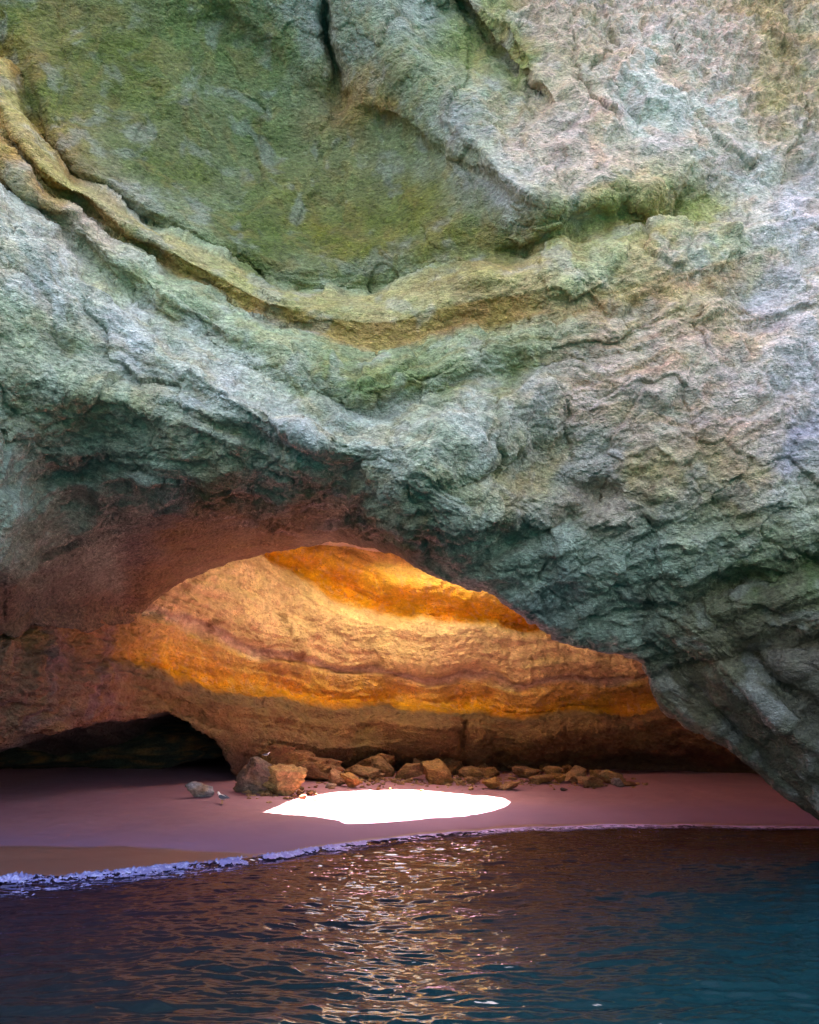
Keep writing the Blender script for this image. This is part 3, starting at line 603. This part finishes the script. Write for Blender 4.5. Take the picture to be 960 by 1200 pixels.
# ------------------------------------------------------------------ land over the cave with the round skylight
SUN_EL = 70.0
def skylight_roof():
    patch = [(307,951),(320,945),(340,940),(355,934),(385,929),(430,926),(480,926),(530,928),(560,930),(585,934),(598,939),(592,946),(575,951),(545,956),(500,959),(450,963),(405,965),(396,961),(370,957),(340,955)]
    pts = np.array([on_sand(*p) for p in patch])
    # finer outline with small irregularities of the rock lip
    n = 160; seg = np.linalg.norm(np.roll(pts, -1, 0)-pts, axis=1); acc = np.concatenate([[0], np.cumsum(seg)])
    t = np.linspace(0, acc[-1], n, endpoint=False); cl = np.concatenate([pts, pts[:1]])
    q = np.stack([np.interp(t, acc, cl[:, i]) for i in range(3)], -1)
    zlow = 16.6
    hole = q.copy(); hole[:, 1] += (zlow-q[:, 2])/math.tan(math.radians(SUN_EL)); hole[:, 2] = zlow
    c = hole.mean(0); dirs = hole-c; dirs[:, 2] = 0; rad = np.linalg.norm(dirs, axis=1, keepdims=True); dn = dirs/rad
    rings = []
    def ring(extra, zf, y0=19.5):
        g = c+dirs+dn*extra; g[:, 1] = np.maximum(g[:, 1], y0); g[:, 2] = zf(g); return g
    for ex in (60, 30, 14, 7, 3, 1, .2): rings.append(ring(ex, lambda g: np.full(n, zlow)))
    rings.append(hole)
    land = lambda g: 18.2+np.clip(30-g[:, 1], 0, 12)*.35
    fr = sm(-.35, .2, -dn[:, 1])
    def land_bounce(g): return np.maximum(land(g), 18.2*(1-fr)+25.5*fr)  # unseen front face raised to bounce sun onto the back wall
    g = c+dirs+dn*.25; g[:, 2] = 16.6+.25*(land_bounce(g)-16.6); rings.append(g)
    g = c+dirs+dn*.45; g[:, 2] = 16.6+.6*(land_bounce(g)-16.6); rings.append(g)
    for ex in (.8, 1.8, 4, 8, 16, 32, 61): rings.append(ring(ex, land_bounce, 19.4))
    P = np.array(rings); flat = P.reshape(-1, 3).copy()
    i = np.arange(len(rings)*n).reshape(len(rings), n); j = np.roll(i, -1, 1)
    fa = np.stack([i[:-1], i[1:], j[1:], j[:-1]], -1).reshape(-1, 4)
    dd = fbm(flat*.4, 4, 500)*.25; flat[:, 2] += np.where(np.arange(len(flat))//n == 7, 0, dd)
    mesh_obj('cave_roof', flat, fa, M_cave, cliff, colors=np.tile([.84, .68, .47], (len(flat), 1)))  # painted pale so the unseen roof and raised face throw more light inside
# ------------------------------------------------------------------ boulders
def boulder(name, u, v, w, h, seed, col, label, group=None, depth=.8, sink=.12, facets=14, sub=4, cat='rock', lift=0.0, back=0.0):
    base = on_sand(u, v); base[1] += back
    base[0] *= (base[1])/(base[1]-back) if back else 1
    base[2] = float(sand_z(base[0], base[1]))
    m = base[1]/(F*1.045); w = w*1.3; h = h*1.25
    sx_, sz_ = w*m/2, h*m
    sy_ = sx_*depth
    import bmesh
    bm = bmesh.new(); bmesh.ops.create_icosphere(bm, subdivisions=sub, radius=1)
    V = np.array([q.co[:] for q in bm.verts]); fa = np.array([[q.index for q in f.verts] for f in bm.faces]); bm.free()
    rs = np.random.RandomState(seed)
    for k in range(facets):
        nn = rs.normal(size=3); nn /= np.linalg.norm(nn); off = rs.uniform(.38, .78)
        dd = V @ nn-off; V = V-np.outer(np.clip(dd, 0, None)*.92, nn)
    V = V*(1+.13*fbm(V*1.6+seed, 5, 600)[:, None])
    fv, fe = facet(V*2.6+seed, 640); V = V*(1+.10*fv-.05*(1-sm(0, .15, fe)))[:, None]
    V += .05*(ridged(V*3.5+seed, 3, 610)[:, None])*V/np.linalg.norm(V, axis=1, keepdims=True)
    V[:, 0] += .25*rs.uniform(-1, 1)*V[:, 2]
    lo, hi = V.min(0), V.max(0)
    V = (V-(lo+hi)/2)/((hi-lo)/2)
    V = V*np.array([sx_, sy_, sz_*(1+sink)/2]); V[:, 2] += sz_*(1-sink)/2
    f = V*3.0/max(m*30, .4)
    c = np.array(col)*(1+.25*fbm(V*2.2+seed, 4, 620)[:, None])
    k = sm(-.1, .5, fbm(V*1.3+seed*3, 3, 630))[:, None]*.45; c = c*(1-k)+np.array([.42, .24, .11])*k
    o = mesh_obj(name, V, fa, M_stone, colors=np.clip(c, .02, .8))
    o.location = base; o['label'] = label; o['category'] = cat
    if group: o['group'] = group
    return o, base, sz_
# ------------------------------------------------------------------ gull
M_white, nt, b = nodes('gull_white'); b.inputs['Base Color'].default_value=(.8,.8,.8,1); b.inputs['Roughness'].default_value=.7
M_grey, nt, b = nodes('gull_grey'); b.inputs['Base Color'].default_value=(.10,.11,.14,1); b.inputs['Roughness'].default_value=.7
M_beak, nt, b = nodes('gull_beak'); b.inputs['Base Color'].default_value=(.6,.35,.03,1); b.inputs['Roughness'].default_value=.5
def loft(secs, nseg=14):
    """closed body through sections (x, z, ry, rz)"""
    V = []; Fc = []
    for x, z, ry, rz in secs:
        for k in range(nseg):
            a = 2*math.pi*k/nseg; V.append((x, ry*math.cos(a), z+rz*math.sin(a)))
    for i in range(len(secs)-1):
        for k in range(nseg):
            Fc.append((i*nseg+k, i*nseg+(k+1) % nseg, (i+1)*nseg+(k+1) % nseg, (i+1)*nseg+k))
    return np.array(V), np.array(Fc)
def gull(pos, rot, label, scale=1.0):
    r = bpy.data.objects.new('gull', None); COL.objects.link(r); r.location = pos; r.rotation_euler = (0, 0, rot); r.scale = (scale,)*3
    r['label'] = label; r['category'] = 'gull'; r['group'] = 'gulls on the beach'
    V, Fc = loft([(-.24,.17,.004,.004),(-.2,.17,.03,.014),(-.12,.17,.055,.04),(-.02,.18,.075,.07),(.07,.2,.07,.07),(.12,.235,.05,.055),(.145,.275,.034,.036),(.16,.3,.036,.035),(.185,.31,.034,.032),(.21,.308,.02,.018),(.225,.306,.004,.004)])
    mesh_obj('body', V, Fc, M_white, r)
    for s in (-1, 1):
        V, Fc = loft([(-.3,.165,.004,.006),(-.22,.175,.012,.02),(-.1,.19,.018,.05),(.0,.2,.02,.06),(.07,.21,.014,.045),(.1,.215,.003,.008)])
        V[:, 1] += s*(.062-.15*np.clip(-V[:, 0]-.05, 0, 1)); mesh_obj('wing', V, Fc, M_grey, r)
        V, Fc = loft([(0,0,.006,.006),(.01,0,.006,.006)], 8); V = np.array([(x_, y_+s*.03, z_) for x_, y_, z_ in V])
        leg = np.array([(math.cos(a)*.006, s*.03+math.sin(a)*.006, z) for z in (.0, .14) for a in np.arange(8)*math.pi/4]); lf = np.array([(k, (k+1) % 8, 8+(k+1) % 8, 8+k) for k in range(8)])
        mesh_obj('leg', leg, lf, M_beak, r)
    V, Fc = loft([(.215,.306,.011,.011),(.245,.303,.008,.009),(.268,.296,.002,.003)], 8); mesh_obj('beak', V, Fc, M_beak, r)
    return r
# ------------------------------------------------------------------ build
def headland():
    """the rest of the cliff round the cave: outer flanks, back and top"""
    path = np.array([(-19,15.5),(-24,14),(-34,12),(-60,16),(-75,40),(-75,95),(0,110),(75,95),(75,40),(60,15),(36,12),(27,13.5),(21,16)], float)  # unseen enclosure, added to stop sun leaking into the side chamber
    seg = np.linalg.norm(np.diff(path, axis=0), axis=1); acc = np.concatenate([[0], np.cumsum(seg)])
    t = np.arange(0, acc[-1], .8); px_ = np.interp(t, acc, path[:, 0]); py_ = np.interp(t, acc, path[:, 1])
    z = np.arange(-3, 29, .8)
    Z, X = np.meshgrid(z, px_, indexing='ij'); Y = np.repeat(py_[None], len(z), 0)
    P = np.stack([X, Y-.12*(Z-10)*(Y < 18), Z], -1)
    lid = []
    for k in (0, .25, .5, .75):   # the top closes in over the flanks, leaving the middle to the roof with the skylight
        q = P[-1].copy(); tgt = q.copy(); tgt[:, 0] = np.sign(q[:, 0])*np.minimum(abs(q[:, 0]), 17); tgt[:, 1] = np.clip(q[:, 1], 19, 60)
        q = q*(1-k)+tgt*k; q[:, 2] = 28.5-8*k*k; lid.append(q)
    P = np.concatenate([P, np.array(lid)], 0); f = P.reshape(-1, 3); n = normals(P)
    d = .8*fbm(f*.15, 5, 700)+.3*ridged(f*np.array([.3, .3, .9]), 3, 710)
    c = np.array((.40, .36, .28))*(1+.25*fbm(f*.3, 3, 720)[:, None])
    mesh_obj('outer_flank', (P+n*d.reshape(P.shape[:2])[..., None]).reshape(-1, 3), grid_faces(*P.shape[:2]), M_cliff, cliff, colors=c)
cliff = bpy.data.objects.new('sea_cliff', None); COL.objects.link(cliff)
cliff['kind'] = 'structure'; cliff['category'] = 'cliff'
cliff['label'] = 'layered green and ochre limestone cliff with an arched cave over the beach'
front_cliff(); cave_wall(); skylight_roof(); headland()
o = beach(); o['kind'] = 'structure'; o['label'] = 'smooth reddish beach sand with a sunlit patch inside the cave'
o = sea(); o['kind'] = 'structure'; o['label'] = 'dark rippled sea water in front of the beach'
o = foam(); o['kind'] = 'stuff'; o['label'] = 'violet white foam along the edge of the water'
G = 'fallen rocks in a line at the foot of the cave wall'
br, og, gy, tn = (.31,.17,.10), (.44,.25,.12), (.38,.31,.27), (.42,.26,.155)
boulder('boulder', 338, 914, 100, 29, 31, br, 'long low brown boulder behind the orange one and the grey brown one', depth=.5, sub=5, cat='boulder', back=1.0, facets=18)
boulder('boulder', 301, 929, 44, 31, 18, (.27,.19,.15), 'dark grey brown boulder leaning on the orange one, gull on top', depth=.9, sub=5, cat='boulder', facets=18)  # shadowed left part of the boulder, its shade put into the dark colour
boulder('boulder', 331, 932, 43, 26, 41, (.44,.28,.155), 'orange tan boulder beside the left tip of the sunlit patch', depth=.8, back=.5, sub=5, cat='boulder', facets=18)
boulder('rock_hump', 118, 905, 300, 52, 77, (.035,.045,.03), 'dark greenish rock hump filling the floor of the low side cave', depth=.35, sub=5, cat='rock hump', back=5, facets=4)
boulder('rock', 234, 935, 24, 14, 19, (.40,.36,.36), 'lone rounded grey rock on open sand left of the boulders', sub=4)
RK = [
 (372,913,26,13,br,'low brown rock touching the right end of the brown boulder'),
 (396,921,19,15,tn,'squat tan rock, left one of the pair above the sunlit patch'),
 (411,923,21,13,og,'wide orange tan rock, right one of the pair above the sunlit patch'),
 (388,924,10,5,gy,'tiny grey stone in front of the squat tan rock'),
 (415,907,18,9,br,'small brown rock at the wall, left of the big flat topped one'),
 (428,913,27,12,tn,'long tan rock lying in front of the big flat topped one'),
 (441,907,34,18,br,'big flat topped brown rock against the wall'),
 (445,913,10,6,tn,'tiny tan stone between the long tan rock and the round one'),
 (448,910,22,18,tn,'round tan rock at the right end of the big flat topped one'),
 (470,903,24,12,br,'low brown rock at the wall left of the tall pointed one'),
 (493,907,19,14,tn,'blocky tan rock just left of the tall pointed one'),
 (479,913,29,14,tn,'broad tan rock in front of the low brown one'),
 (515,897,22,20,og,'tall pointed rock standing highest in the row, gull on top'),
 (513,919,28,22,(.40,.24,.12),'large orange rock nearest the sunlit patch in the middle of the row'),
 (529,908,23,17,tn,'square tan rock behind the right shoulder of the large orange one'),
 (543,902,20,17,br,'brown rock leaning on the dark wall right of the tall pointed one'),
 (554,898,27,15,br,'dark wide rock tucked under the wall overhang'),
 (563,907,16,11,tn,'small tan rock in front of the dark wide one'),
 (572,911,22,9,br,'flat brown slab at the right end of the middle heap'),
 (551,911,22,10,tn,'flat tan rock low in the middle heap'),
 (552,918,13,6,tn,'little tan stone alone on sand below the middle heap'),
 (577,924,19,10,og,'low orange stone, left one of two nearest the right tip of the sunlit patch'),
 (596,925,20,7,tn,'low tan stone, right one of two nearest the right tip of the sunlit patch'),
 (610,905,22,8,br,'thin brown slab starting the right hand heap'),
 (617,911,26,10,tn,'wide tan slab starting the right hand heap'),
 (638,904,12,7,br,'small brown stone at the back of the right hand heap'),
 (634,918,24,8,tn,'long flat tan rock on the front edge of the right hand heap'),
 (649,911,17,10,tn,'chunky tan rock in the middle of the right hand heap'),
 (655,917,14,8,og,'small orange rock between two paler ones in the right hand heap'),
 (665,907,13,8,br,'small dark stone behind the tallest rock of the right hand heap'),
 (674,917,20,15,tn,'tallest rock of the right hand heap'),
 (693,922,24,9,tn,'flat tan rock right of the tallest in the right hand heap'),
 (700,914,13,9,br,'small brown rock behind the flat tan one in the right hand heap'),
 (716,918,23,12,tn,'rounded tan rock near the right end of the row'),
 (724,922,12,8,gy,'small pale grey rock leaning on the last rounded one'),
 (738,921,13,4,br,'flattest stone, last in the row at the right'),
 (661,927,7,3,(.1,.07,.06),'tiny dark stone alone on the sand below the right hand heap'),
]
tops = {}
for i, (u_, v_, w_, h_, c_, lab) in enumerate(RK):
    o, base, sz_ = boulder('rock', u_, v_, w_, h_, 100+i*7, c_, lab, G, sub=4 if w_ > 12 else 3, facets=15)
    tops[i] = (base, sz_)
def rubble():
    """broken gravel between and in front of the fallen rocks: too many bits to count"""
    import bmesh
    bm = bmesh.new(); bmesh.ops.create_icosphere(bm, subdivisions=2, radius=1)
    V0 = np.array([q.co[:] for q in bm.verts]); F0 = np.array([[q.index for q in f.verts] for f in bm.faces]); bm.free()
    rs = np.random.RandomState(5); Vs = []; Fs = []; Cs = []; k = 0
    for i in range(900):
        u_ = rs.choice([rs.normal(410, 30), rs.normal(500, 45), rs.normal(560, 30), rs.normal(660, 45), rs.normal(320, 30)])
        if not 285 < u_ < 760: continue
        v_ = 913+abs(rs.normal(0, 5))+(u_ < 370)*14-(rs.rand() < .3)*6
        p_ = on_sand(u_, v_); sz = .05+.16*rs.rand()**2.5
        V = V0.copy()
        for j in range(6):
            nn = rs.normal(size=3); nn /= np.linalg.norm(nn); V = V-np.outer(np.clip(V @ nn-rs.uniform(.35, .8), 0, None), nn)
        V = V*sz*np.array([rs.uniform(.8, 1.5), rs.uniform(.8, 1.3), rs.uniform(.5, .9)])+p_+np.array([0, 0, sz*.15])
        Vs.append(V); Fs.append(F0+k*len(V0)); k += 1
        Cs.append(np.tile(np.array(tn if rs.rand() < .6 else br)*rs.uniform(.8, 1.25), (len(V0), 1)))
    return mesh_obj('rubble', np.concatenate(Vs), np.concatenate(Fs), M_stone, colors=np.concatenate(Cs))
o = rubble(); o['kind'] = 'stuff'; o['label'] = 'brown gravel and broken bits scattered among the fallen rocks'
p = on_sand(260, 942); gull(p, 2.6, 'small white gull with dark wings standing on sand by the grey rock', 1.4)
p = on_sand(300, 929); mm_ = p[1]/(F*1.045); gull((p[0]+8*mm_, p[1]+.2, p[2]+37*mm_), .4, 'tiny gull perched on the dark grey brown boulder', .8)
b_, s_ = tops[12]; gull((b_[0], b_[1], b_[2]+s_*.97), 2.9, 'tiny gull perched on the tall pointed rock of the row', .8)
# ------------------------------------------------------------------ light
w = bpy.data.worlds.new('World'); C.world = w; w.use_nodes = True; nt = w.node_tree
sky = nt.nodes.new('ShaderNodeTexSky'); sky.sky_type = 'NISHITA'; sky.sun_disc = False
sky.sun_elevation = math.radians(SUN_EL); sky.sun_rotation = math.radians(0)
nt.links.new(sky.outputs[0], nt.nodes['Background'].inputs[0]); nt.nodes['Background'].inputs[1].default_value = .05
sky.dust_density = 4; sky.ozone_density = .3; sky.air_density = .9
sl = bpy.data.lights.new('sun', 'SUN'); sl.energy = 5; sl.angle = math.radians(.5); sl.color = (1, .96, .89)
so = bpy.data.objects.new('sun', sl); COL.objects.link(so); so.rotation_euler = (math.radians(-(90-SUN_EL)), 0, 0)
C.view_settings.view_transform = 'Standard'; C.view_settings.look = 'None'; C.view_settings.gamma = 1
C.view_settings.exposure = 4.8
C.cycles.use_denoising = True
C.cycles.max_bounces = 8; C.cycles.diffuse_bounces = 6; C.cycles.sample_clamp_indirect = 20
C.cycles.caustics_reflective = False
C.render.engine = 'CYCLES'
